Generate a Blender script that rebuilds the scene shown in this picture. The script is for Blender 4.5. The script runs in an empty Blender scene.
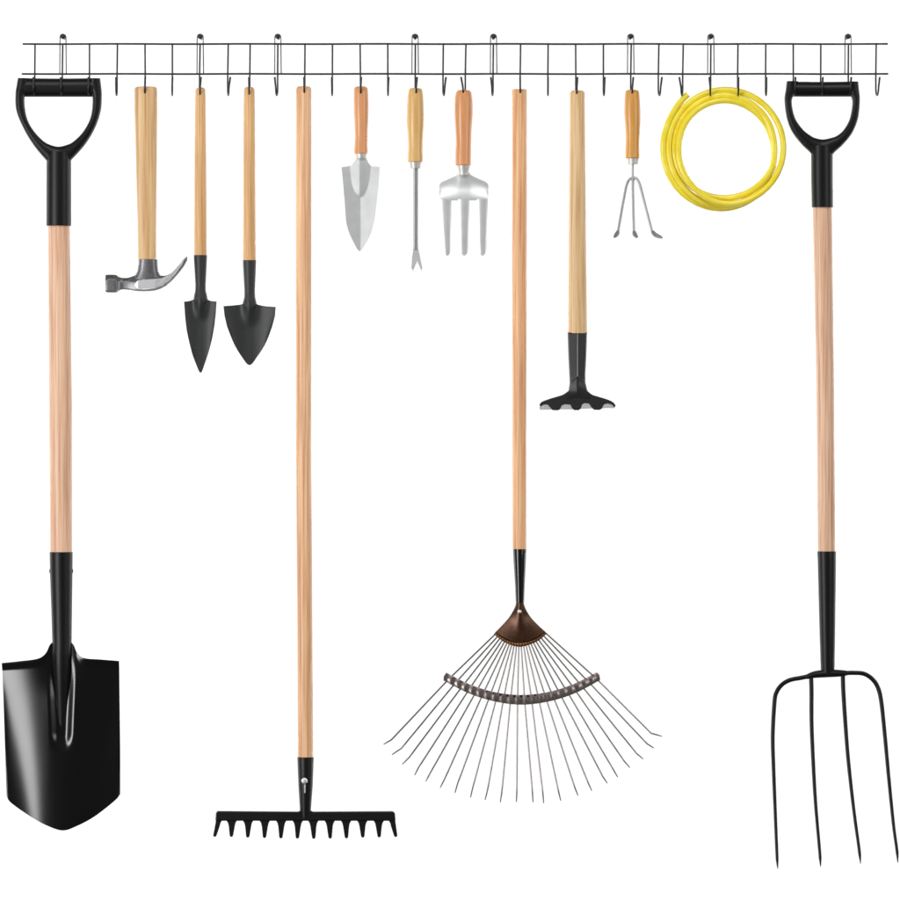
import bpy, bmesh, math, random
from mathutils import Vector, Matrix
random.seed(7)
scene = bpy.context.scene
col = scene.collection
S = 0.0015           # metres per picture unit (900 units = 1.35 m)

# ------------------------------------------------------------------ camera
cam = bpy.data.cameras.new('camera'); camo = bpy.data.objects.new('camera', cam); col.objects.link(camo)
CD = 9.0
camo.location = (0, -CD - 10*S, 0); camo.rotation_euler = (math.radians(90), 0, 0)
cam.sensor_width = 36; cam.lens = 36*CD/1.35; cam.clip_end = 100
scene.camera = camo
scene.render.resolution_x = 1024; scene.render.resolution_y = 1024
scene.view_settings.view_transform = 'Standard'; scene.view_settings.look = 'None'
scene.view_settings.exposure = 0; scene.view_settings.gamma = 1

# ------------------------------------------------------------------ world + lamps (white studio)
w = bpy.data.worlds.new('World'); scene.world = w; w.use_nodes = True
bg = w.node_tree.nodes['Background']; bg.inputs[0].default_value = (1, 1, 1, 1); bg.inputs[1].default_value = 0.10

def area(name, loc, target, sx, sy, power, color=(1, 1, 1)):
    l = bpy.data.lights.new(name, 'AREA'); l.shape = 'RECTANGLE'; l.size = sx; l.size_y = sy
    l.energy = power; l.color = color
    o = bpy.data.objects.new(name, l); col.objects.link(o); o.location = loc
    o.rotation_euler = (Vector(target) - Vector(loc)).to_track_quat('-Z', 'Y').to_euler()
    return o
area('key_softbox', (-3.0, -3.2, -0.25), (0, 0, 0), 1.3, 2.6, 112).data.shape = 'ELLIPSE'
area('fill_softbox', (3.6, -3.0, 0.8), (0, 0, 0), 1.4, 2.2, 42)
area('top_softbox', (0, -3.4, 3.6), (0, 0, 0), 3.0, 1.2, 105)
area('background_lamp', (-3.3, 0.8, -0.3), (-1.9, 3.6, -0.3), 0.8, 5, 165)
area('background_lamp', (3.3, 0.8, -0.3), (1.9, 3.6, -0.3), 0.8, 5, 165)

# ------------------------------------------------------------------ materials
def srgb(r, g, b):
    f = lambda c: (c/255/12.92 if c/255 <= .04045 else ((c/255+.055)/1.055)**2.4)
    return (f(r), f(g), f(b), 1)
def newmat(name):
    m = bpy.data.materials.new(name); m.use_nodes = True
    nt = m.node_tree; return m, nt, nt.nodes['Principled BSDF']
def noise(nt, scale, mapscale, detail=4, coord='Object', dist=0.0):
    tc = nt.nodes.new('ShaderNodeTexCoord'); mp = nt.nodes.new('ShaderNodeMapping')
    mp.inputs['Scale'].default_value = mapscale
    n = nt.nodes.new('ShaderNodeTexNoise'); n.inputs['Scale'].default_value = scale
    n.inputs['Detail'].default_value = detail; n.inputs['Distortion'].default_value = dist
    nt.links.new(tc.outputs[coord], mp.inputs[0]); nt.links.new(mp.outputs[0], n.inputs['Vector'])
    return n
def ramp(nt, src, stops):
    r = nt.nodes.new('ShaderNodeValToRGB')
    while len(r.color_ramp.elements) < len(stops): r.color_ramp.elements.new(0.5)
    for e, (p, c) in zip(r.color_ramp.elements, stops): e.position = p; e.color = c
    nt.links.new(src, r.inputs[0]); return r
def bump(nt, b, src, strength, dist):
    bp = nt.nodes.new('ShaderNodeBump'); bp.inputs['Strength'].default_value = strength
    bp.inputs['Distance'].default_value = dist
    nt.links.new(src, bp.inputs['Height']); nt.links.new(bp.outputs[0], b.inputs['Normal'])
def wood(name, light, mid, dark, contrast=1.0, rough=0.42, k=1.0):
    m, nt, b = newmat(name)
    n1 = noise(nt, 420*k, (1, 1, 0.02), 3, dist=0.3)          # long grain streaks
    a = 0.5-0.16/contrast; c = 0.5+0.14/contrast
    r1 = ramp(nt, n1.outputs[0], [(a, srgb(*dark)), (0.5, srgb(*mid)), (c, srgb(*light))])
    n2 = noise(nt, 40, (1, 1, 0.12), 2)                        # slow tone drift
    r2 = ramp(nt, n2.outputs[0], [(0.3, (0.90, 0.87, 0.85, 1)), (0.7, (1.0, 1.0, 1.0, 1))])
    mx = nt.nodes.new('ShaderNodeMix'); mx.data_type = 'RGBA'; mx.blend_type = 'MULTIPLY'; mx.inputs[0].default_value = 0.8
    nt.links.new(r1.outputs[0], mx.inputs[6]); nt.links.new(r2.outputs[0], mx.inputs[7])
    nt.links.new(mx.outputs[2], b.inputs['Base Color'])
    b.inputs['Roughness'].default_value = rough
    bump(nt, b, n1.outputs[0], 0.12, 0.0006)
    return m
def plain(name, c, rough, metallic=0.0, var=0.0, nscale=200, bumpk=0.0, coat=0.0, spec=0.5):
    m, nt, b = newmat(name)
    n = noise(nt, nscale, (1, 1, 1), 3)
    lo = tuple(x*(1-var) for x in c[:3])+(1,); hi = tuple(min(1, x*(1+var)) for x in c[:3])+(1,)
    r = ramp(nt, n.outputs[0], [(0.3, lo), (0.7, hi)])
    nt.links.new(r.outputs[0], b.inputs['Base Color'])
    rr = nt.nodes.new('ShaderNodeMapRange'); rr.inputs[3].default_value = rough*0.85; rr.inputs[4].default_value = rough*1.15
    nt.links.new(n.outputs[0], rr.inputs[0]); nt.links.new(rr.outputs[0], b.inputs['Roughness'])
    b.inputs['Metallic'].default_value = metallic
    b.inputs['Coat Weight'].default_value = coat; b.inputs['Specular IOR Level'].default_value = spec
    if bumpk: bump(nt, b, n.outputs[0], bumpk, 0.0004)
    return m
M = {
 'shovel_wood': wood('pale_ash_wood', (241, 202, 170), (230, 184, 150), (204, 152, 120), 0.9),
 'rake_wood': wood('honey_pine_wood', (250, 208, 164), (237, 184, 138), (202, 146, 104), 0.95, k=0.7),
 'leaf_wood': wood('orange_pine_wood', (246, 200, 152), (236, 180, 130), (208, 144, 98), 0.9, k=0.8),
 'hoe_wood': wood('yellow_birch_wood', (242, 208, 158), (228, 190, 138), (202, 160, 110), 0.7),
 'hammer_wood': wood('hickory_wood', (238, 202, 152), (224, 184, 132), (194, 146, 98), 0.8, k=0.7),
 'trowel_wood': wood('beech_wood', (238, 196, 142), (226, 178, 120), (198, 146, 92), 0.8),
 'orange_wood': wood('orange_beech_wood', (240, 182, 134), (228, 162, 110), (208, 138, 88), 0.24, 0.3, k=1.2),
 'golden_wood': wood('golden_beech_wood', (242, 206, 142), (230, 186, 118), (210, 160, 96), 0.24, 0.3, k=1.2),
 'amber_wood': wood('amber_beech_wood', (236, 182, 104), (224, 164, 84), (204, 140, 68), 0.24, 0.3, k=1.2),
 'blade_enamel': plain('glossy_black_enamel', (0.002, 0.002, 0.002, 1), 0.21, 0, 0.05, 10, spec=0.55),
 'plastic': plain('black_plastic', (0.0035, 0.003, 0.003, 1), 0.42, 0, 0.1, 900, 0.1, spec=0.3),
 'enamel': plain('black_enamel', (0.002, 0.002, 0.002, 1), 0.27, 0, 0.1, 60, spec=0.45),
 'iron': plain('matte_black_iron', (0.022, 0.023, 0.024, 1), 0.5, 0, 0.2, 700, 0.25),
 'wire': plain('dark_wire', (0.018, 0.019, 0.019, 1), 0.35, 0.3, 0.2, 300),
 'nail': plain('nail_steel', (0.03, 0.03, 0.03, 1), 0.45, 0.5, 0.4, 900),
 'loop': plain('grey_wire', (0.10, 0.10, 0.10, 1), 0.35, 0.6, 0.2, 300),
 'zinc': plain('polished_zinc', (0.80, 0.81, 0.81, 1), 0.38, 0.6, 0.02, 60),
 'rod': plain('galvanised_rod', (0.40, 0.40, 0.40, 1), 0.4, 0.6, 0.06, 260),
 'ferrule': plain('ferrule_metal', (0.60, 0.59, 0.56, 1), 0.45, 0.5, 0.05, 300),
 'steel': plain('forged_steel', (0.21, 0.21, 0.22, 1), 0.42, 0.9, 0.15, 500, 0.2),
 'foot_steel': plain('bent_steel', (0.30, 0.30, 0.30, 1), 0.45, 0.5, 0.2, 500),
 'dark_iron': plain('hoe_black_iron', (0.012, 0.0125, 0.013, 1), 0.45, 0, 0.3, 600, 0.3),
 'bright_steel': plain('ground_and_lit_steel', (0.74, 0.74, 0.75, 1), 0.42, 0.6, 0.05, 400, 0.1),  # ground edge and pin; on the hammer, light painted on the flat face
 'bronze': plain('brown_lacquered_steel', (0.075, 0.030, 0.015, 1), 0.35, 0.6, 0.25, 220),
 'bronze_edge': plain('copper_brown_edge', (0.20, 0.085, 0.03, 1), 0.35, 0.6, 0.2, 300),
 'brace': plain('dark_chrome', (0.30, 0.25, 0.235, 1), 0.33, 0.85, 0.3, 300),
 'tine': plain('tine_steel', (0.14, 0.13, 0.125, 1), 0.35, 0.7, 0.15, 300),
 'socket_black': plain('glossy_black_socket', (0.004, 0.0035, 0.0035, 1), 0.2, 0, 0.1, 200),
 'wall': plain('white_wall_paint', (0.86, 0.86, 0.86, 1), 0.9, 0, 0.004, 3),
}
def hose_mat():
    m, nt, b = newmat('yellow_hose')
    n = noise(nt, 60, (1, 1, 1), 3)
    r = ramp(nt, n.outputs[0], [(0.3, srgb(243, 219, 48)), (0.7, srgb(250, 232, 82))])
    nt.links.new(r.outputs[0], b.inputs['Base Color'])
    b.inputs['Roughness'].default_value = 0.22
    b.inputs['Subsurface Weight'].default_value = 0.0
    return m
M['hose'] = hose_mat()

# ------------------------------------------------------------------ mesh helpers (picture units: x right, y down, d towards viewer)
def P(x, y, d=0.0): return Vector(((x-450)*S, -d*S, (450-y)*S))
def build(name, bm, mat, parent=None, smooth=True, bevel=0, sharp=40):
    bmesh.ops.recalc_face_normals(bm, faces=bm.faces)
    for f in bm.faces: f.smooth = smooth
    if smooth:
        for e in bm.edges:
            if len(e.link_faces) == 2 and e.calc_face_angle(0) > math.radians(sharp): e.smooth = False
    me = bpy.data.meshes.new(name)
    if parent is not None:
        o0 = parent
        off = Vector((0, 0, 0)); q = parent
        while q is not None: off += q.location; q = q.parent
        bmesh.ops.translate(bm, vec=-off, verts=bm.verts)
    bm.to_mesh(me); bm.free(); me.materials.append(M[mat])
    o = bpy.data.objects.new(name, me); col.objects.link(o)
    if parent is not None: o.parent = parent
    if bevel:
        b = o.modifiers.new('bevel', 'BEVEL'); b.width = bevel*S; b.segments = 3; b.limit_method = 'ANGLE'; b.angle_limit = math.radians(35)
    return o
def thing(name, base, label, cat, group=None):
    o = bpy.data.objects.new(name, None); o.empty_display_size = 0.02; col.objects.link(o)
    o.location = P(*base); o['label'] = label; o['category'] = cat
    if group: o['group'] = group
    return o
def cr(pts, n=8):
    """Catmull-Rom through tuples of any length"""
    out = []; L = len(pts)
    for i in range(L-1):
        p0 = pts[max(i-1, 0)]; p1 = pts[i]; p2 = pts[i+1]; p3 = pts[min(i+2, L-1)]
        for k in range(n):
            t = k/n
            out.append(tuple(0.5*((2*b)+(-a+c)*t+(2*a-5*b+4*c-e)*t*t+(-a+3*b-3*c+e)*t**3) for a, b, c, e in zip(p0, p1, p2, p3)))
    out.append(tuple(pts[-1])); return out
def ring_loft(bm, rings, cap=True):
    vs = [[bm.verts.new(P(*p)) for p in r] for r in rings]
    n = len(vs[0])
    for a, b in zip(vs[:-1], vs[1:]):
        for i in range(n): bm.faces.new((a[i], a[(i+1) % n], b[(i+1) % n], b[i]))
    if cap: bm.faces.new(vs[0]); bm.faces.new(vs[-1])
def limb(bm, rows, d=11.0, k=1.0, n=28, p=2.0, rt=0.0, rb=0.0, maxd=99):
    """vertical turned/oval piece: rows (x_left, x_right, y); rt/rb round the ends"""
    rows = sorted(rows, key=lambda r: r[2]); R = []
    def at(y):
        for a, b in zip(rows[:-1], rows[1:]):
            if a[2] <= y <= b[2]:
                t = (y-a[2])/max(1e-6, b[2]-a[2]); return a[0]+(b[0]-a[0])*t, a[1]+(b[1]-a[1])*t
        return rows[0][:2] if y < rows[0][2] else rows[-1][:2]
    y0, y1 = rows[0][2], rows[-1][2]
    sec = [(r[0], r[1], r[2]) for r in rows]
    if rt:
        sec = [s for s in sec if s[2] > y0+rt]
        top = []
        for j in range(7):
            a = j/6*math.pi/2; y = y0+rt*(1-math.cos(a)); l, r = at(y); ins = rt*(1-math.sin(a)); top.append((l+ins, r-ins, y))
        sec = top+sec
    if rb:
        sec = [s for s in sec if s[2] < y1-rb]
        for j in range(7):
            a = j/6*math.pi/2; y = y1-rb*(1-math.sin(a)); l, r = at(y); ins = rb*(1-math.cos(a)); sec.append((l+ins, r-ins, y))
    rings = []
    for l, r, y in sec:
        cx = (l+r)/2; rx = (r-l)/2; rd = min(rx*k, maxd); ring = []
        for i in range(n):
            a = 2*math.pi*i/n; c, s = math.cos(a), math.sin(a)
            ring.append((cx+rx*math.copysign(abs(c)**(2/p), c), y, d+rd*math.copysign(abs(s)**(2/p), s)))
        rings.append(ring)
    ring_loft(bm, rings)
def tube(bm, pts, rad, n=10, ref=(0, 0, 1), kd=1.0):
    """sweep along pts (x,y,d); rad number or list; ref = direction across"""
    pts = [Vector(p) for p in pts]; ref = Vector(ref); rings = []
    if not isinstance(rad, (list, tuple)): rad = [rad]*len(pts)
    for i, p in enumerate(pts):
        t = (pts[min(i+1, len(pts)-1)]-pts[max(i-1, 0)]).normalized()
        s = t.cross(ref)
        s = s.normalized() if s.length > 1e-4 else Vector((1, 0, 0))
        u = s.cross(t).normalized()
        rings.append([tuple(p+s*rad[i]*math.cos(2*math.pi*k/n)+u*rad[i]*kd*math.sin(2*math.pi*k/n)) for k in range(n)])
    ring_loft(bm, rings)
def resample(pts, n):
    L = [0]
    for a, b in zip(pts[:-1], pts[1:]): L.append(L[-1]+math.dist(a, b))
    out = []; j = 0
    for i in range(n+1):
        s = L[-1]*i/n
        while j < len(L)-2 and L[j+1] < s: j += 1
        t = (s-L[j])/max(1e-9, L[j+1]-L[j]); a, b = pts[j], pts[j+1]
        out.append((a[0]+(b[0]-a[0])*t, a[1]+(b[1]-a[1])*t))
    return out
def coons(bm, top, right, bottom, left, depth, th, nu=40, nv=50):
    """sheet bounded by 4 curves; depth(x,y,u,v) gives front surface, th its thickness"""
    T = resample(top, nu); B = resample(bottom, nu); Lc = resample(left, nv); R = resample(right, nv)
    g = []; h = []
    for j in range(nv+1):
        v = j/nv; r1 = []; r2 = []
        for i in range(nu+1):
            u = i/nu
            pt = []
            for c in (0, 1):
                pt.append((1-v)*T[i][c]+v*B[i][c]+(1-u)*Lc[j][c]+u*R[j][c]
                          - ((1-u)*(1-v)*T[0][c]+u*(1-v)*T[-1][c]+(1-u)*v*B[0][c]+u*v*B[-1][c]))
            dd = depth(pt[0], pt[1], u*2-1, v)
            r1.append(bm.verts.new(P(pt[0], pt[1], dd))); r2.append(bm.verts.new(P(pt[0], pt[1], dd-th)))
        g.append(r1); h.append(r2)
    for j in range(nv):
        for i in range(nu):
            bm.faces.new((g[j][i], g[j][i+1], g[j+1][i+1], g[j+1][i])); bm.faces.new((h[j][i], h[j+1][i], h[j+1][i+1], h[j][i+1]))
    for i in range(nu):
        bm.faces.new((g[0][i], h[0][i], h[0][i+1], g[0][i+1])); bm.faces.new((g[nv][i], g[nv][i+1], h[nv][i+1], h[nv][i]))
    for j in range(nv):
        bm.faces.new((g[j][0], g[j+1][0], h[j+1][0], h[j][0])); bm.faces.new((g[j][nu], h[j][nu], h[j+1][nu], g[j+1][nu]))
def plate(bm, outline, d, th):
    f = [bm.verts.new(P(x, y, d)) for x, y in outline]; b = [bm.verts.new(P(x, y, d-th)) for x, y in outline]
    bm.faces.new(f); bm.faces.new(b[::-1]); n = len(f)
    for i in range(n): bm.faces.new((f[i], b[i], b[(i+1) % n], f[(i+1) % n]))
def disc(bm, x, y, d, r, h, n=20, dome=0.6):
    rings = []
    for rr, dd in ((r, d-h), (r, d), (r*0.8, d+dome*r*0.4), (r*0.4, d+dome*r*0.6)):
        rings.append([(x+rr*math.cos(2*math.pi*i/n), y+rr*math.sin(2*math.pi*i/n), dd) for i in range(n)])
    ring_loft(bm, rings)
def ss(a, b, x):
    t = max(0, min(1, (x-a)/(b-a))); return t*t*(3-2*t)
NB = bmesh.new

# ------------------------------------------------------------------ setting
bm = NB(); WD = 2.2
vs = [bm.verts.new((x, WD, z)) for x, z in ((-9, -6), (9, -6), (9, 6), (-9, 6))]; vb = [bm.verts.new((v.co.x, WD+0.1, v.co.z)) for v in vs]
bm.faces.new(vs); bm.faces.new(vb[::-1])
for i in range(4): bm.faces.new((vs[i], vb[i], vb[(i+1) % 4], vs[(i+1) % 4]))
o = build('wall', bm, 'wall', smooth=False); o['kind'] = 'structure'

# ------------------------------------------------------------------ wire rack
rack = thing('hook_rack', (455, 96.5, 0), 'long black wire rack of two rails with a row of small hooks holding the tools', 'tool rack')
for y, x0, x1 in ((43.3, 22, 888.5), (73.3, 21, 889)):
    bm = NB(); tube(bm, [(x0+(x1-x0)*i/60, y+0.12*math.sin(i*0.7), 0) for i in range(61)], 0.95, 12); build('rail', bm, 'wire', rack)
HOOKS = [(34.5, 34.2, 34.2), (62.2, 61.8, 61.5), (89, 89, 89), (117, 116.6, 116.6), (144.6, 144.8, 145.8), (172, 172, 173), (199.8, 199.2, 201.5),
         (228, 227.4, 230.7), (249.9, 249.5, 249.3), (277.6, 277.4, 275), (304.8, 304.6, 304.3), (332.3, 332.2, 332), (360, 360.3, 361.4),
         (387.7, 387.7, 388.8), (415.3, 415.2, 417.2), (443.3, 443, 446), (466, 465.3, 461), (493.4, 493.1, 490.8), (520.7, 520.3, 520),
         (548.3, 548, 547.8), (575.8, 576, 577.3), (603.6, 603.6, 604.6), (631.5, 631, 633), (659.2, 658.6, 661.6), (683.6, 683, 678.8),
         (711.2, 711, 708.8), (738.4, 738, 738), (766.2, 766, 765.9), (793.7, 793.8, 794.9), (821.3, 821.2, 822.2), (849, 848.8, 850.6), (876.8, 876.4, 879)]
for xt, xb, xh in HOOKS:
    pts = [(xt, 42.6, 1.8), (xt+(xb-xt)*0.6, 62, 1.8), (xb, 75, 1.8), (xb, 87, 1.8)]
    rad = [0.9, 0.9, 0.9, 0.9]
    for j in range(1, 12):
        a = math.pi*j/12; t = (1-math.cos(a))/2
        pts.append((xb+(xh-xb)*t*0.55, 87+8.4*math.sin(a), 1.8+18.4*t)); rad.append(0.92)
    pts += [(xb+(xh-xb)*0.6, 87, 20.2), (xh, 77.6, 20.4)]; rad += [1.0, 1.05]
    bm = NB(); tube(bm, pts, rad, 10, ref=(1, 0, 0)); build('hook', bm, 'wire', rack)
NAILS = [(62.2, 'above the D-grip of the spade'), (199.7, 'above the narrow black trowel'), (277.5, 'between the wide black trowel and the bow rake'),
         (415, 'above the forked weeder'), (493.6, 'between the three-tine hand fork and the fan rake'), (631, 'above the three-prong claw cultivator'),
         (711.3, 'above the yellow hose coil'), (848.8, 'above the D-grip of the four-tine fork')]
for x, where in NAILS:
    pts = [(x-3.2, 72.8, -1.6), (x-3.1, 55, -1.6), (x-3.0, 37, -1.6)]
    pts += [(x-3.0*math.cos(math.pi*j/8), 36.4-3.0*math.sin(math.pi*j/8), -1.2) for j in range(1, 8)]
    pts += [(x+3.0, 37, -1.6), (x+3.2, 55, -1.6), (x+3.4, 72.8, -1.6)]
    bm = NB(); tube(bm, pts, 0.6, 8); build('hanging_loop', bm, 'loop', rack)
    bm = NB(); disc(bm, x, 35.9, 1.5, 2.5, 1.5, 16)
    tube(bm, [(x, 35.9, 0.2), (x, 35.9, -30)], 1.4, 10, ref=(1, 0, 0))
    o = build('nail', bm, 'nail'); c = P(x, 35.9, 0); o.data.transform(Matrix.Translation(-c)); o.location = c
    o['label'] = 'black nail head in the wire loop ' + where; o['category'] = 'nail'; o['group'] = 'nails carrying the wire rack'

# ------------------------------------------------------------------ D grips
def dgrip(parent, outl, inl, outr, inr, bar, stem, mat='plastic'):
    bm = NB()
    # yoke: left boundary pairs then right boundary pairs, joined through the bottom
    pairs = list(zip(outl, inl))+list(zip(outr[::-1], inr[::-1]))
    pr = cr([(a[0], a[1], b[0], b[1]) for a, b in pairs], 8)
    rings = []; n = 24; m = len(pr)
    for ox, oy, ix, iy in pr:
        c = Vector(((ox+ix)/2, (oy+iy)/2)); h = Vector((ox-ix, oy-iy))/2
        ring = []
        for i in range(n):
            a = 2*math.pi*i/n; ca, sa = math.cos(a), math.sin(a)
            ca = math.copysign(abs(ca)**0.75, ca); sa = math.copysign(abs(sa)**0.75, sa)
            ring.append((c.x+h.x*ca, c.y+h.y*ca, 11+7.6*sa))
        rings.append(ring)
    ring_loft(bm, rings)
    x0, x1, y0, y1 = bar; cy = (y0+y1)/2; ry = (y1-y0)/2; rings = []
    for j in range(33):
        t = j/32; x = x0+(x1-x0)*t; e = min(t, 1-t)*32
        r = ry*(1-0.12*max(0, 1-e/1.5)**2)*(1-0.03*math.sin(math.pi*t)); bow = 0.5*math.sin(math.pi*t)
        rings.append([(x, cy+bow*0.5+r*math.cos(2*math.pi*i/n), 11+7.6*r/ry*math.sin(2*math.pi*i/n)) for i in range(n)])
    ring_loft(bm, rings)
    limb(bm, stem, k=0.96, rb=0.8, n=32)
    return build('grip', bm, mat, parent, sharp=55)

# ------------------------------------------------------------------ spade (pointed shovel)
sp = thing('shovel', (63.5, 830, 11), 'long shovel with glossy black pointed blade, pale wooden shaft and black D-grip', 'shovel')
dgrip(sp, [(17.8, 78.4), (16.6, 86), (15.5, 94), (16.2, 110), (22.6, 126.7), (32.2, 143.3), (44.6, 158.6), (58.5, 172)],
      [(29, 78.6), (28, 89), (24.6, 98.5), (26.7, 116.7), (33.3, 130), (43.3, 140.8), (50.5, 144.8), (58.2, 146.6)],
      [(100.4, 78.6), (101.2, 86), (101.9, 94), (101, 110), (95.7, 126.7), (86.2, 143.3), (72.8, 158.6)],
      [(89, 78.8), (90, 89), (92.6, 98.5), (90.8, 116.7), (83.3, 131.7), (73, 141.9), (66, 145.1)],
      (19.5, 98.6, 78, 97), [(46.5, 71.2, 152), (46.3, 71.3, 224), (46.4, 71.2, 226)])
bm = NB(); limb(bm, [(48, 69.8, 222), (49.2, 72, 400), (50.2, 72.2, 556)], k=0.93); build('shaft', bm, 'shovel_wood', sp)
bm = NB(); limb(bm, [(49.6, 72.8, 552), (50, 72.6, 575), (51.6, 72, 620), (52.3, 71.8, 645), (52.0, 71.9, 650)], k=0.97)
ring_loft(bm, [[(61.9+r*math.cos(2*math.pi*i/28), y, c+r*0.97*math.sin(2*math.pi*i/28)) for i in range(28)] for r, y, c in cr([(9.94, 649.9, 11), (9.8, 656, 11), (9.2, 668, 10.7), (8.2, 684, 9.6), (7.0, 702, 8.0), (5.6, 722, 6.2), (4.6, 740, 4.6)], 5)])
sk = build('socket', bm, 'plastic', sp)
for x in (50.2, 72.4):
    bm = NB(); sgn = -1 if x < 60 else 1
    tube(bm, [(x-sgn, 571, 11), (x+sgn*0.7, 571, 11)], 2.0, 12); build('rivet', bm, 'plastic', sk)
def shovel_d(x, y, u, v):
    d = 16 - (9.5+7*v)*u*u - 6*v**2.2
    cx = 61.9; hw = 13-3.0*ss(660, 752, y)
    inside = 1-ss(hw-7.5, hw+2.5, abs(x-cx)); inside *= 1-ss(734, 755, y+0.06*(x-cx)**2*0.6)
    d += 2.6*(1-ss(0, 0.06, v))*ss(12, 26, abs(x-cx))        # rolled tread edge
    d -= 4.2*math.exp(-((x-cx)/15.0)**2)*(1-ss(665, 700, y))
    d -= 4.0*inside*ss(650, 700, y)
    return d
top = cr([(1.6, 663), (20, 661), (38, 658.5), (46, 653), (51.5, 643), (62, 641), (72.3, 643), (77.5, 653), (85, 658), (100, 659.3), (119, 661)], 6)
bot = cr([(5.2, 796), (10, 803.5), (33, 818.5), (50, 827), (63.3, 830.5), (76, 826.5), (94, 817), (114, 801.5), (119.4, 795)], 6)
bm = NB(); coons(bm, top, [(119, 661), (119.3, 700), (119.6, 750), (119.4, 795)], bot, [(1.6, 663), (3, 700), (4.3, 750), (5.2, 796)], shovel_d, 1.6, 130, 150)
build('blade', bm, 'blade_enamel', sp, sharp=50)

# ------------------------------------------------------------------ claw hammer
hm = thing('claw_hammer', (150, 292, 11), 'claw hammer hanging head down with grey steel head and thick wooden handle', 'hammer')
bm = NB(); limb(bm, [(134.5, 157.2, 86.8), (134.6, 157.3, 110), (136.2, 156.8, 170), (137.6, 156.3, 225), (138.2, 156.2, 261)], k=0.58, rt=3.0, p=2.4); build('handle', bm, 'hammer_wood', hm)
bm = NB(); limb(bm, [(138.6, 157.6, 259.5), (138.4, 157.7, 264), (137.4, 158.2, 271), (134.5, 161, 276.5), (131, 166, 280), (130, 167, 286)], k=0.9, p=2.8, rt=0.5, maxd=8.4); 
hd = None
# head: stations (x, y_top, y_ridge, y_bottom, half depth)
st = [(105.8, 276.5, 280, 290.5, 6), (106.3, 275, 279.5, 292.2, 8.2), (112, 274.8, 279, 292.5, 8.6), (116.5, 275.2, 279.5, 292.3, 8.6), (118.6, 276.8, 280.5, 290.8, 7.2), (122, 277.8, 281.2, 289.5, 5.8),
      (127, 278.0, 281.0, 289.6, 6.2), (131.5, 276.9, 281.5, 290.2, 7.2), (135.5, 275.5, 281.5, 290.9, 8.6), (140, 274.5, 280.2, 291.2, 9.4), (147, 274.5, 279.5, 291.2, 9.6), (154, 274.8, 279.2, 290.6, 9.2),
      (160, 275.6, 278.6, 288.9, 8.2), (166, 275.6, 277.6, 285.6, 7.4), (172, 272.4, 273.6, 280.6, 7), (178, 266.2, 267.2, 274.0, 6.6), (183.5, 259.4, 260.4, 267.0, 6), (187.3, 256.2, 257, 260.2, 5)]
rings = []
for x, a, r, b, D in cr(st, 5):
    rings.append([(x, a, 11-D*0.45), (x, a, 11+D*0.45), (x, r, 11+D*0.96), (x, r+(b-r)*0.12, 11+D), (x, b-(b-r)*0.15, 11+D*0.94), (x, b, 11+D*0.55),
                  (x, b, 11-D*0.55), (x, b-(b-r)*0.15, 11-D*0.94), (x, r+(b-r)*0.12, 11-D), (x, r, 11-D*0.96)])
ring_loft(bm, rings)
hd = build('head', bm, 'steel', hm, sharp=28)
bm = NB(); ck = [(134.5, 285.3), (138.5, 280.6), (147, 279.9), (156, 279.5), (163, 278.3), (169, 275.6), (175, 270), (181, 263.2), (184.6, 259.8), (183, 264.5), (176, 274.2), (170, 281), (163, 286), (155, 288.8), (146, 289.8), (138.5, 289.6)]
def hammer_D(x):
    for a, b in zip(st[:-1], st[1:]):
        if a[0] <= x <= b[0]: return a[4]+(b[4]-a[4])*(x-a[0])/(b[0]-a[0])
    return 5
f = [bm.verts.new(P(x, y, 11+hammer_D(x)+1.1)) for x, y in ck]; b2 = [bm.verts.new(P(x, y, 11+hammer_D(x)-1.5)) for x, y in ck]
bm.faces.new(f); bm.faces.new(b2[::-1])
for i in range(len(ck)): bm.faces.new((f[i], b2[i], b2[(i+1) % len(ck)], f[(i+1) % len(ck)]))
build('lit_cheek', bm, 'bright_steel', hd, smooth=False, bevel=0.3)  # same steel as the head; paler colour paints the light on this face

# ------------------------------------------------------------------ black trowels
def trowel(label, cx, handle, socket, top, right, bot, left, dfun, tipy):
    t = thing('garden_trowel', (cx, tipy, 11), label, 'trowel')
    bm = NB(); limb(bm, handle, k=0.92, rt=3.2); build('handle', bm, 'trowel_wood', t)
    bm = NB(); limb(bm, socket, k=0.98, rb=1.0, maxd=6.8); build('socket', bm, 'iron', t)
    bm = NB(); coons(bm, top, right, bot, left, dfun, 1.3, 50, 60); build('blade', bm, 'iron', t, sharp=50)
def narrow_d(x, y, u, v):
    d = 12+4.0*u*u - 2*v
    d += 7.0*math.exp(-((x-200.4)/5.5)**2)*(1-ss(301, 324, y)); return d
trowel('narrow black pointed trowel with long slim wooden handle', 200.5, [(195.5, 205.4, 87.5), (195, 205.8, 110), (194.4, 206.6, 200), (194.2, 206.8, 257)],
       [(193.8, 207.2, 255.3), (194, 207, 260), (195.4, 205.8, 285), (195.2, 205.9, 291), (193.8, 207.4, 297), (193.4, 208, 301), (194.5, 207, 304.5)],
       cr([(184.3, 301.8), (190, 301), (194, 299.5), (200.5, 298.8), (207, 299.5), (211, 301), (216.8, 301.6)], 5),
       [(216.8, 301.6), (216.2, 312), (214.6, 326), (212.4, 338)], cr([(188.4, 338), (192, 353), (196, 364), (200.6, 373), (205, 363), (209, 351), (212.4, 338)], 5),
       [(184.3, 301.8), (185.4, 318), (186.8, 330), (188.4, 338)], narrow_d, 373)
def wide_d(x, y, u, v):
    d = 11+7*u*u - 3*v
    d += 7.6*math.exp(-((x-249.5)/6)**2)*(1-ss(304, 330, y)); return d
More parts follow.
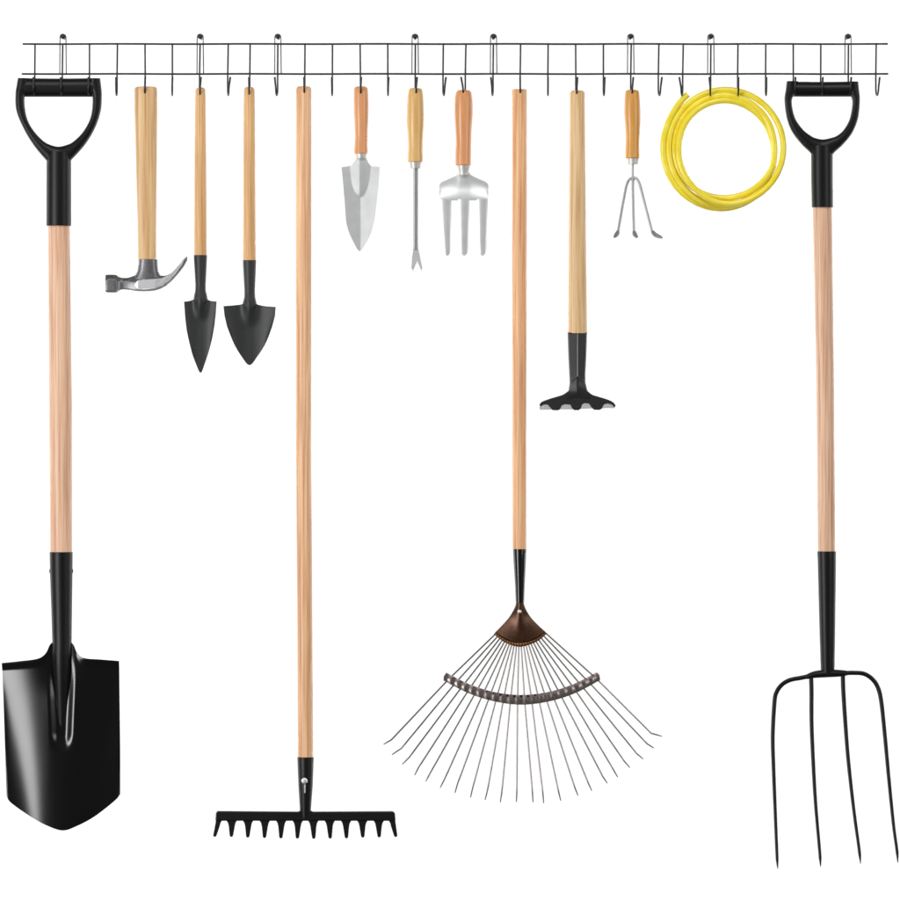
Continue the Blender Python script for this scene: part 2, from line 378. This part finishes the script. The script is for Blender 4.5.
trowel('wide black round-shouldered trowel with long slim wooden handle', 249.5, [(244, 254.6, 87), (243.6, 255, 110), (243.4, 255.4, 200), (243, 255.8, 262)],
       [(242.8, 256.2, 260.3), (243, 256, 266), (244.4, 255, 290), (244.3, 255.2, 297), (242.8, 256.6, 303), (242.6, 257, 305.5), (243.6, 256, 309)],
       cr([(223.8, 306.3), (234, 305.4), (242, 304.3), (246, 302), (253, 302), (257.5, 304.5), (265, 306.2), (275.9, 307.1)], 5),
       [(275.9, 307.1), (275.2, 316), (272.6, 326), (269, 336)], cr([(230.8, 336), (234.8, 345.4), (241.2, 356), (249.4, 365.2), (257.6, 356), (264.6, 345.4), (269, 336)], 5),
       [(223.8, 306.3), (224.8, 316), (227.2, 326.5), (230.8, 336)], wide_d, 365)

# ------------------------------------------------------------------ bow rake
rk = thing('garden_rake', (305, 838, 11), 'tall bow rake with honey wooden shaft and black head of twelve short teeth', 'rake')
bm = NB(); limb(bm, [(296, 311.4, 86.5), (295.9, 311.4, 200), (296, 311.3, 450), (298, 313.2, 760)], k=0.92, rt=3.0); build('shaft', bm, 'rake_wood', rk)
bm = NB(); limb(bm, [(297.3, 313.8, 757), (298.4, 312.8, 785), (300, 310.8, 812), (300.6, 310.4, 818)], k=1.0, rt=0.4)
sk = build('socket', bm, 'plastic', rk)
bm = NB(); disc(bm, 304.7, 780.3, 18.9, 3.1, 2); build('screw', bm, 'zinc', sk)
bm = NB(); plate(bm, [(304.2, 784), (305.8, 784), (305.6, 792.5), (304.4, 792.5)], 18.6, 2); build('pin', bm, 'bright_steel', sk, smooth=False)
bm = NB(); plate(bm, [(217.6, 811), (298, 811.6), (301, 810.2), (310, 810.2), (313, 811.6), (393, 811.2), (395, 813), (395.6, 820.6), (215.6, 820.6), (216, 812.6)], 15.5, 9)
hd = build('head', bm, 'plastic', rk, smooth=False, bevel=1.2)
tx = [215.0, 231.5, 247.9, 264.6, 281, 297.5, 313.8, 330.2, 346.5, 362.8, 379.2, 395.7]
ty = [836.8, 836.9, 837.6, 838, 838.4, 838.6, 838.8, 838.6, 838.4, 837.6, 837.4, 837]
for i, (x, y) in enumerate(zip(tx, ty)):
    cx = 216.8+(394-216.8)*i/11 if i in (0, 11) else x+0.35*(1 if i < 6 else -1)
    L = cx-8.1; R = cx+8.1
    if i == 0: L = 215.9
    if i == 11: R = 395.4
    q = [(R, 819.2)]
    if i != 11: q += [(cx+6.6, 819.6), (cx+5.0, 820.8), (cx+3.8, 822.8), (cx+3.0, 826)]
    else: q += [(395.5, 822)]
    q += [(x+1.7, y-1.6), (x+0.9, y-0.3), (x-0.9, y-0.3), (x-1.7, y-1.6)]
    if i != 0: q += [(cx-3.0, 826), (cx-3.8, 822.8), (cx-5.0, 820.8), (cx-6.6, 819.6)]
    else: q += [(215.8, 822)]
    q += [(L, 819.2)]
    bm = NB(); plate(bm, q, 14.2, 6.2); build('tooth', bm, 'plastic', hd, smooth=False, bevel=0.7)

# ------------------------------------------------------------------ zinc hand trowel
t = thing('hand_trowel', (359.7, 251, 11), 'small shiny silver hand trowel with short orange wooden handle', 'trowel')
hand = lambda bm, rows, rt=1.6: limb(bm, cr(rows, 5), k=0.9, rt=2.6, rb=1.2)
bm = NB(); hand(bm, [(354.4, 367.4, 86.6), (353.9, 368, 92), (353.8, 368.5, 108), (354.6, 368, 124), (355, 367.6, 136), (354.5, 367.6, 146), (353.9, 367.9, 153.8)]); build('handle', bm, 'orange_wood', t)
bm = NB(); limb(bm, [(355.3, 367, 153.2), (355.5, 366.8, 156), (356.2, 366.4, 158.4)], k=0.9); build('ferrule', bm, 'ferrule', t)
def zd(x, y, u, v):
    cx = 360.0; d = 10+0.15*abs(x-cx)
    w_ = 10.6*math.sqrt(max(0, 1-(max(0, y-158)/39)**2.4))
    if abs(x-cx) < w_: d = 10+0.15*w_+0.15*(w_-abs(x-cx))
    return d
top = cr([(341.6, 167.3), (350, 165.8), (354, 162), (356.6, 157.8), (360, 157.5), (365.6, 157.8), (368, 162), (371.5, 166), (379.8, 167)], 6)
bm = NB(); coons(bm, top, [(379.8, 167), (378.8, 183), (377, 200), (375.2, 216), (373.6, 224)],
      cr([(346.6, 224), (349.2, 233), (354, 243), (359.6, 251.2), (366, 243), (371, 233), (373.6, 224)], 5),
      [(341.6, 167.3), (343.2, 184), (344.6, 200), (345.8, 218), (346.6, 224)], zd, 1.2, 64, 80)
build('blade', bm, 'zinc', t, sharp=50)

# ------------------------------------------------------------------ forked weeder
t = thing('hand_weeder', (417, 271, 11), 'slim silver weeder with notched fishtail tip and golden wooden handle', 'weeder')
bm = NB(); hand(bm, [(408.8, 422.2, 88.3), (407.4, 423.4, 100), (406.8, 423.9, 120), (407.8, 423, 136), (408.2, 422.6, 148), (407.8, 422.8, 156), (407.6, 422.9, 162.2)]); build('handle', bm, 'golden_wood', t)
bm = NB(); limb(bm, [(409, 421.6, 161.6), (409.4, 421.2, 165), (410.2, 420.6, 168.4)], k=0.9); build('ferrule', bm, 'ferrule', t)
bm = NB(); limb(bm, [(413.4, 418.2, 167.5), (413.3, 418.1, 246), (413, 418.4, 250)], k=0.7, p=3); build('rod', bm, 'rod', t)
bm = NB(); plate(bm, [(412.9, 248.5), (418.7, 248.5), (420.2, 256), (422.6, 268), (421, 271.6), (416.9, 262.2), (412.8, 271.6), (410.5, 268), (411.6, 256)], 12.2, 2.4)
build('blade', bm, 'zinc', t, smooth=False, bevel=0.6)

# ------------------------------------------------------------------ three-tine hand fork
t = thing('hand_fork', (464, 256, 11), 'silver hand fork with three broad flat tines and orange wooden handle', 'hand fork')
bm = NB(); hand(bm, [(456.8, 470.8, 90.2), (455, 472.2, 98), (454.6, 472.7, 112), (455.4, 471.6, 130), (455.9, 471.2, 142), (455.4, 471, 154), (455.3, 471, 165.6)]); build('handle', bm, 'orange_wood', t)
bm = NB(); limb(bm, [(457, 470.4, 165), (457.3, 470.2, 168.5), (458.4, 469.2, 170.8), (458.6, 469, 175)], k=0.85); build('ferrule', bm, 'ferrule', t)
def fd(x, y, u, v):
    d = 11+3.2*ss(0.15, 1, v) - 1.0*u*u
    d += 1.5*math.exp(-((x-463.8)/8)**2)*(1-ss(172, 190, y)); return d
top = cr([(439.2, 185.5), (441.5, 182.4), (450, 178.6), (457, 175), (459.5, 172), (464, 171.3), (468.5, 172), (471, 175), (478, 178.6), (486.4, 182.4), (488.4, 185.5)], 5)
bm = NB(); coons(bm, top, [(488.4, 185.5), (488.2, 193), (488, 200.6)], [(439.6, 200.6), (464, 200.6), (488, 200.6)], [(439.2, 185.5), (439.3, 193), (439.6, 200.6)], fd, 1.6, 60, 36)
hd = build('palm', bm, 'zinc', t, sharp=50)
for (a, b_, c, e, tip) in ((439.6, 451.4, 443.6, 451, 447.4), (458.4, 469.6, 460, 468.4, 464.3), (477, 488, 478.6, 486.4, 482.5)):
    def td(x, y, u, v, a=a): return 14.6+0.9*(1-u*u) - 1.0*v
    bm = NB(); coons(bm, [(a, 199.5), (b_, 199.5)], [(b_, 199.5), ((b_+e)/2+0.2, 228), (e, 250)], cr([(c, 250), (c+1.2, 253.4), (tip, 256), (e-1.2, 253.4), (e, 250)], 5),
                     [(a, 199.5), ((a+c)/2-0.2, 228), (c, 250)], td, 1.6, 16, 40)
    build('tine', bm, 'zinc', t, sharp=50)

# ------------------------------------------------------------------ fan (leaf) rake
t = thing('leaf_rake', (519, 804, 11), 'leaf rake with fan of thin wire tines and long orange wooden shaft', 'leaf rake')
bm = NB(); limb(bm, [(512.1, 526.9, 89.4), (512.1, 526.8, 250), (512.7, 526.3, 549.4)], k=0.95, rt=1.2); build('shaft', bm, 'leaf_wood', t)
bm = NB(); limb(bm, [(512.9, 526.5, 549), (513.4, 526, 560), (515, 524.8, 585), (515.8, 524, 604), (515.9, 524, 608)], k=1.08, rt=0.3, maxd=7.8); sk = build('socket', bm, 'socket_black', t)
top = cr([(516.2, 603), (519.9, 602.6), (523.6, 603)], 4)
lf = cr([(516.2, 603), (513.8, 609.5), (509, 617.5), (501.5, 626), (495.8, 631.8)], 5)
rt_ = cr([(523.6, 603), (526, 609.5), (531, 617.5), (539, 626), (545, 631.4)], 5)
bt = cr([(495.8, 631.8), (504, 637.4), (512, 640.6), (520, 641.4), (528.5, 640.4), (537, 637), (545, 631.4)], 5)
def hub_d(x, y, u, v): return 15.5-5.0*u*u*(0.35+v*0.65) + 2.5*math.exp(-((x-520)/5)**2)*(1-v)
bm = NB(); coons(bm, top, rt_, bt, lf, hub_d, 5.0, 40, 36); hub = build('hub', bm, 'bronze', t, sharp=50)
bt2 = cr([(493.8, 634.2), (502.5, 641), (511, 645), (520, 646.8), (529, 644.8), (538.5, 640.6), (547.2, 633.6)], 5)
bm = NB(); coons(bm, bt, [(545, 631.4), (547.2, 633.6)], bt2, [(495.8, 631.8), (493.8, 634.2)], lambda x, y, u, v: 11.6-3.2*u*u+1.2*math.sin(math.pi*v)+0.25*math.sin(u*66), 4.0, 132, 6)
build('rim', bm, 'bronze_edge', hub, sharp=50)
bm = NB(); disc(bm, 519.4, 611.3, 19.2, 1.9, 3, dome=0.8); build('rivet', bm, 'zinc', hub)
tips = [(383.9, 743.6, 391.4, 739.6), (392.2, 754, 401.5, 748), (402.6, 763.4, 409, 757.4), (414.8, 774.3, 418.4, 767.5), (426, 780.5, 430.3, 772.6), (440.3, 786.8, 444.5, 779), (455, 792, 457.4, 784),
        (470.5, 796.6, 472.6, 788), (485, 799, 487.5, 790), (500.2, 801.4, 501.8, 792), (516.3, 801, 516.8, 792), (532.8, 801.3, 532.4, 792), (543.4, 802.3, 542.8, 793),
        (560.5, 799.8, 558.4, 791), (577.6, 794.6, 574.6, 787), (591.4, 789.8, 588, 782.5), (606.8, 782.4, 602.5, 776), (617.2, 776.2, 613, 769), (629.4, 766.8, 624.4, 761.4), (642.6, 758.2, 636.6, 753.4), (653.3, 747.3, 647, 743.6), (661.4, 735.6, 651, 733)]
def arc3(a, b, c, t):  # quadratic through 3 points at t=0,.5,1
    return tuple(a[i]*(2*t*t-3*t+1)+b[i]*(4*t-4*t*t)+c[i]*(2*t*t-t) for i in range(2))
N = len(tips)
for i, (x1, y1, ex, ey) in enumerate(tips):
    f = i/(N-1)
    hx, hy = arc3((496, 633.6), (520, 645.6), (545.6, 633.0), f)
    bx, by = arc3((447.5, 679.5), (521, 700.4), (597, 678.5), 0.004+f*0.992)
    gl = lambda p, q, k: tuple(p[j]+(q[j]-p[j])*k for j in range(3))
    a_ = (hx, hy, 10.5-2.5*(2*f-1)**2); b_ = (bx, by, 12.0-(15 if f > 0.5 else 4)*(2*f-1)**2); c_ = (ex, ey, 15.5); e_ = (x1, y1, 23)
    pts = [a_, gl(a_, b_, 0.5), gl(a_, b_, 0.93), b_, gl(b_, c_, 0.07), gl(b_, c_, 0.5), gl(b_, c_, 0.9), c_, gl(c_, e_, 0.5), e_]
    bm = NB(); tube(bm, pts, [0.8]*7+[0.76, 0.68, 0.5], 8); build('tine', bm, 'tine', t)
ub = cr([(446.2, 672.6), (470, 684.4), (495, 692), (521, 694.8), (548, 692), (574, 684), (597.4, 672.4)], 6)
lb = cr([(443.6, 680.6), (468, 693), (494, 701.2), (521, 704.6), (549, 701.4), (576, 693), (600.4, 680.4)], 6)
def br_d(x, y, u, v): return 14.6-0.7*(2*v-1)**2+0.3*math.cos((u+1)/2*21*2*math.pi)-(15 if u > 0 else 4)*u*u
bm = NB(); coons(bm, ub, [(597.4, 672.4), (600, 676), (600.4, 680.4)], lb, [(446.2, 672.6), (443.6, 676.5), (443.6, 680.6)], br_d, 1.6, 210, 8)
bc = build('brace', bm, 'brace', t, sharp=50)
for i in range(21):
    x, y = arc3((450.5, 678.1), (521, 697.6), (594.5, 677.2), (i+0.5)/21)
    bm = NB(); disc(bm, x, y-1.6, 14.6-(15 if i > 10 else 4)*((i+0.5)/10.5-1)**2, 1.3, 1.6, 14, dome=0.1); build('slot', bm, 'wire', bc)

# ------------------------------------------------------------------ draw hoe / toothed cultivator
t = thing('toothed_hoe', (577.5, 410, 11), 'black toothed hoe head with silver edge on a pale medium-length handle', 'hoe')
bm = NB(); limb(bm, [(569.9, 584.7, 90.6), (569.4, 585.2, 150), (568.2, 587, 333.3)], k=0.8, rt=3.0); build('handle', bm, 'hoe_wood', t)
bm = NB(); rings = []
for l, r, y, fl in [(567.4, 587.3, 332.6, 0.6), (567.6, 587.1, 334, 1), (568.3, 586.4, 356, 1), (569.3, 585.4, 376, 1), (569.6, 585.6, 383, 0.9), (568.6, 587.4, 390, 0.75), (567, 589, 394.5, 0.5), (566, 590, 398, 0.3)]:
    cx = 577.4; rd = (r-l)/2*0.95
    rings.append([(l, y, 11), (l+1.0, y, 11+rd*0.45), (cx-0.8, y, 11+rd*fl), (cx+0.8, y, 11+rd*fl), (r-1.0, y, 11+rd*0.45), (r, y, 11), (r-2, y, 11-rd*0.6), (cx, y, 11-rd*0.8), (l+2, y, 11-rd*0.6)])
ring_loft(bm, rings)
sk = build('socket', bm, 'dark_iron', t, sharp=18, bevel=0.5)
for pts in ([(577.4, 334, 20.4), (577.4, 376.5, 19.3)], [(577, 376.8, 19.3), (570.2, 382.2, 15.0)], [(577.8, 376.8, 19.3), (584.6, 382.2, 15.0)]):
    bm = NB(); tube(bm, pts, 0.5, 8); build('ridge', bm, 'loop', sk)
ol = cr([(539.3, 405), (541.5, 402), (549, 399), (557, 396.6), (563, 394.6), (567.6, 391.5), (572, 388), (577.5, 387), (583, 388), (588, 391.5), (592, 394.6), (598, 396.6), (606, 399), (612.5, 401.8), (615.6, 405.4)], 4)
lowr = [(614.8, 407.6), (611.5, 404.4), (607.5, 403.4), (603.5, 404.4), (601.8, 408.6), (600, 409.9), (594, 409.9), (591.6, 407.5), (589, 403.6), (584.5, 403), (581.8, 404.4), (580.6, 408.6), (579, 410.2), (574, 410.2),
        (571.8, 407.8), (570.2, 404.6), (565, 404.2), (561.4, 405.4), (559.8, 409.6), (557.6, 410.4), (552.5, 410.2), (549.6, 406.8), (547.4, 404.4), (543.5, 404.6), (540.4, 406.6)]
bm = NB(); plate(bm, [p[:2] for p in ol]+lowr, 14.5, 6); build('blade', bm, 'dark_iron', t, smooth=False, bevel=1.2)
bm = NB(); plate(bm, [(541, 402.5), (577, 400), (613.5, 402.8), (615.2, 406), (614.6, 408.3), (608, 408.0), (601, 408.4), (590, 408.5), (580, 408.9), (571, 409.4), (560, 409.3), (550, 409.6), (540.2, 409.8), (538.9, 408.5), (539.6, 405.2)], 13.6, 2.2)
build('edge', bm, 'bright_steel', t, smooth=False, bevel=0.4)

# ------------------------------------------------------------------ three-prong claw
t = thing('claw_cultivator', (633.5, 240, 11), 'small claw cultivator with three bent silver prongs and amber wooden handle', 'cultivator')
bm = NB(); hand(bm, [(625.4, 638.9, 90), (624.6, 639.9, 100), (624.4, 640.5, 114), (625.4, 640, 128), (625.8, 639.4, 140), (625.4, 639.3, 150), (625.4, 639.6, 158.6)]); build('handle', bm, 'amber_wood', t)
bm = NB(); limb(bm, [(627.3, 638.7, 158), (627.4, 638.6, 161), (627.8, 638, 164.2)], k=0.9); build('ferrule', bm, 'ferrule', t)
bm = NB(); tube(bm, [(632.8, 163, 11), (632.7, 178.5, 11)], 1.15, 12); disc(bm, 633, 178.6, 12.0, 2.4, 3.5); build('rod', bm, 'rod', t)
for pts, foot in (([(632.2, 178.4, 11), (629.6, 179.3, 12), (627.4, 183, 12.5), (625.4, 190, 13), (621.8, 210, 14), (618, 231.5, 16)], [(618, 231, 16), (616.6, 234.5, 20), (613.6, 238, 26)]),
                  ([(632.9, 178.4, 12), (632.9, 190, 12.6), (633.3, 212, 14), (633.8, 231.5, 16)], [(633.8, 231, 16), (634.6, 234.8, 20), (636.8, 238.2, 26)]),
                  ([(633.6, 178.4, 11), (635.6, 178.2, 12), (638.4, 181.4, 12.5), (641, 189, 13), (646, 209, 14), (651.8, 231.5, 16)], [(651.8, 231, 16), (655, 235.2, 20), (662, 238.4, 26)])):
    sm = cr(pts, 5); bm = NB(); tube(bm, sm, 1.35, 12); pr = build('prong', bm, 'rod', t)
    fs = cr(foot, 6); n = len(fs)-1
    bm = NB(); tube(bm, fs, [1.3+1.3*math.sin(math.pi*0.95*i/n)-0.7*i/n for i in range(n+1)], 12, kd=0.45); build('foot', bm, 'foot_steel', pr)

# ------------------------------------------------------------------ hose
KEY = [(123, 64.6, 9.5), (150, 60.8, 10), (180, 59.9, 10), (225, 60.0, 8), (270, 59.6, 5), (315, 56.6, 5), (360, 51.2, 5), (405, 49, 8), (450, 48.1, 12), (495, 46, 13), (540, 44.6, 14), (585, 48, 15.5), (630, 54.9, 16), (675, 58.6, 15),
       (720, 60.4, 12), (765, 60.2, 9), (810, 58.8, 8.5), (855, 56.4, 8.5), (900, 54.2, 9.5), (945, 55.6, 10), (990, 57.6, 10.5), (1035, 54.6, 10.5), (1080, 51.6, 11), (1125, 52.8, 10), (1170, 53.4, 9), (1215, 51, 7.5), (1260, 48.8, 8),
       (1305, 49.2, 9), (1350, 49.4, 9.5), (1390, 51, 13), (1421, 52.8, 15.5)]
ks = cr(KEY, 14); pts = []
for th, r, d in ks:
    a = math.radians(th); pts.append((723+r*math.cos(a), 148.6-r*math.sin(a), d))
bm = NB(); n = 16; rings = []; pv = [Vector(p) for p in pts]
tube(bm, pts, 3.1, 18)
hz = build('garden_hose', bm, 'hose'); c = P(723, 210.5, 10); hz.data.transform(Matrix.Translation(-c)); hz.location = c
hz['label'] = 'coil of bright yellow garden hose hanging over two hooks'; hz['category'] = 'hose'

# ------------------------------------------------------------------ pitchfork
t = thing('pitchfork', (837, 867, 11), 'long four-tine black pitchfork with pale wooden shaft and black D-grip', 'pitchfork')
dgrip(t, [(786.6, 81.4), (785.6, 90), (784.4, 100), (786.7, 118), (791.9, 131.7), (800.8, 143.6), (809, 151.6), (822, 164)],
      [(798, 81.6), (797, 91), (791.8, 101), (795, 118), (803.3, 130), (811.7, 136.4), (815, 137.9), (822.3, 139.4)],
      [(858.2, 81.8), (859, 90), (859.9, 100), (858.1, 118), (852.3, 133), (842.9, 144.8), (835.4, 151.6)],
      [(847, 82), (848, 91), (852.2, 101), (849.8, 118), (843.8, 129.5), (836.7, 135.8), (829.5, 138.2)],
      (788.8, 856, 81.4, 96.8), [(811, 832.8, 146), (811.2, 832.8, 180), (811.7, 833, 205.5), (811.6, 833.2, 207.5)])
bm = NB(); limb(bm, [(812.7, 831.9, 204), (816.6, 834.2, 400), (818, 835.2, 556)], k=0.88); build('shaft', bm, 'shovel_wood', t)
bm = NB(); limb(bm, [(817.2, 836, 551.3), (817.6, 836, 560), (819.4, 835.2, 630), (820.6, 834.6, 668), (821.4, 834, 675)], k=0.97, rt=0.6); build('socket', bm, 'plastic', t)
bm = NB(); tube(bm, cr([(806, 677.2, 11), (814, 674.6, 11.5), (827, 673.4, 12), (840, 673.2, 11.5), (848, 673.0, 11)], 6), [2.1+1.9*math.sin(math.pi*i/24) for i in range(25)], 14, kd=1.3); build('crossbar', bm, 'plastic', t)
for pts in ([(812, 675.4, 11), (802, 677.6, 11), (790, 680, 11), (782, 684.6, 11), (776.6, 692, 11.3), (774.4, 702, 12), (772.6, 735, 13.5), (773.2, 765, 15), (775, 815, 17), (776.6, 858, 20), (777.2, 868, 21)],
            [(811, 676, 11), (811.4, 690, 11.6), (811.4, 720, 12.6), (812.4, 750, 14), (815, 800, 16.5), (819, 850, 20), (820, 866, 21)],
            [(842.8, 674, 11), (843.2, 690, 11.6), (845, 720, 12.6), (848, 760, 14.5), (853.4, 810, 17), (858.4, 848, 20), (859.8, 863, 21)],
            [(843, 673.2, 11), (853, 672.8, 11), (864, 673.8, 11), (872.6, 679.4, 11), (878, 688, 11.3), (881.2, 702, 12), (884.6, 735, 13.5), (888.6, 780, 15.5), (893, 825, 18), (896.2, 850, 20.4), (897, 862, 21)]):
    sm = cr(pts, 8); n = len(sm); yt = sm[-1][1]; rad = []
    for x, y, d in sm:
        r = 2.25-0.7*max(0, min(1, (y-690)/165))
        if y > yt-11: r = min(r, 0.25+1.35*(yt-y)/11+0.15)
        rad.append(r)
    bm = NB(); tube(bm, sm, rad, 12, kd=1.0); build('tine', bm, 'plastic', t)
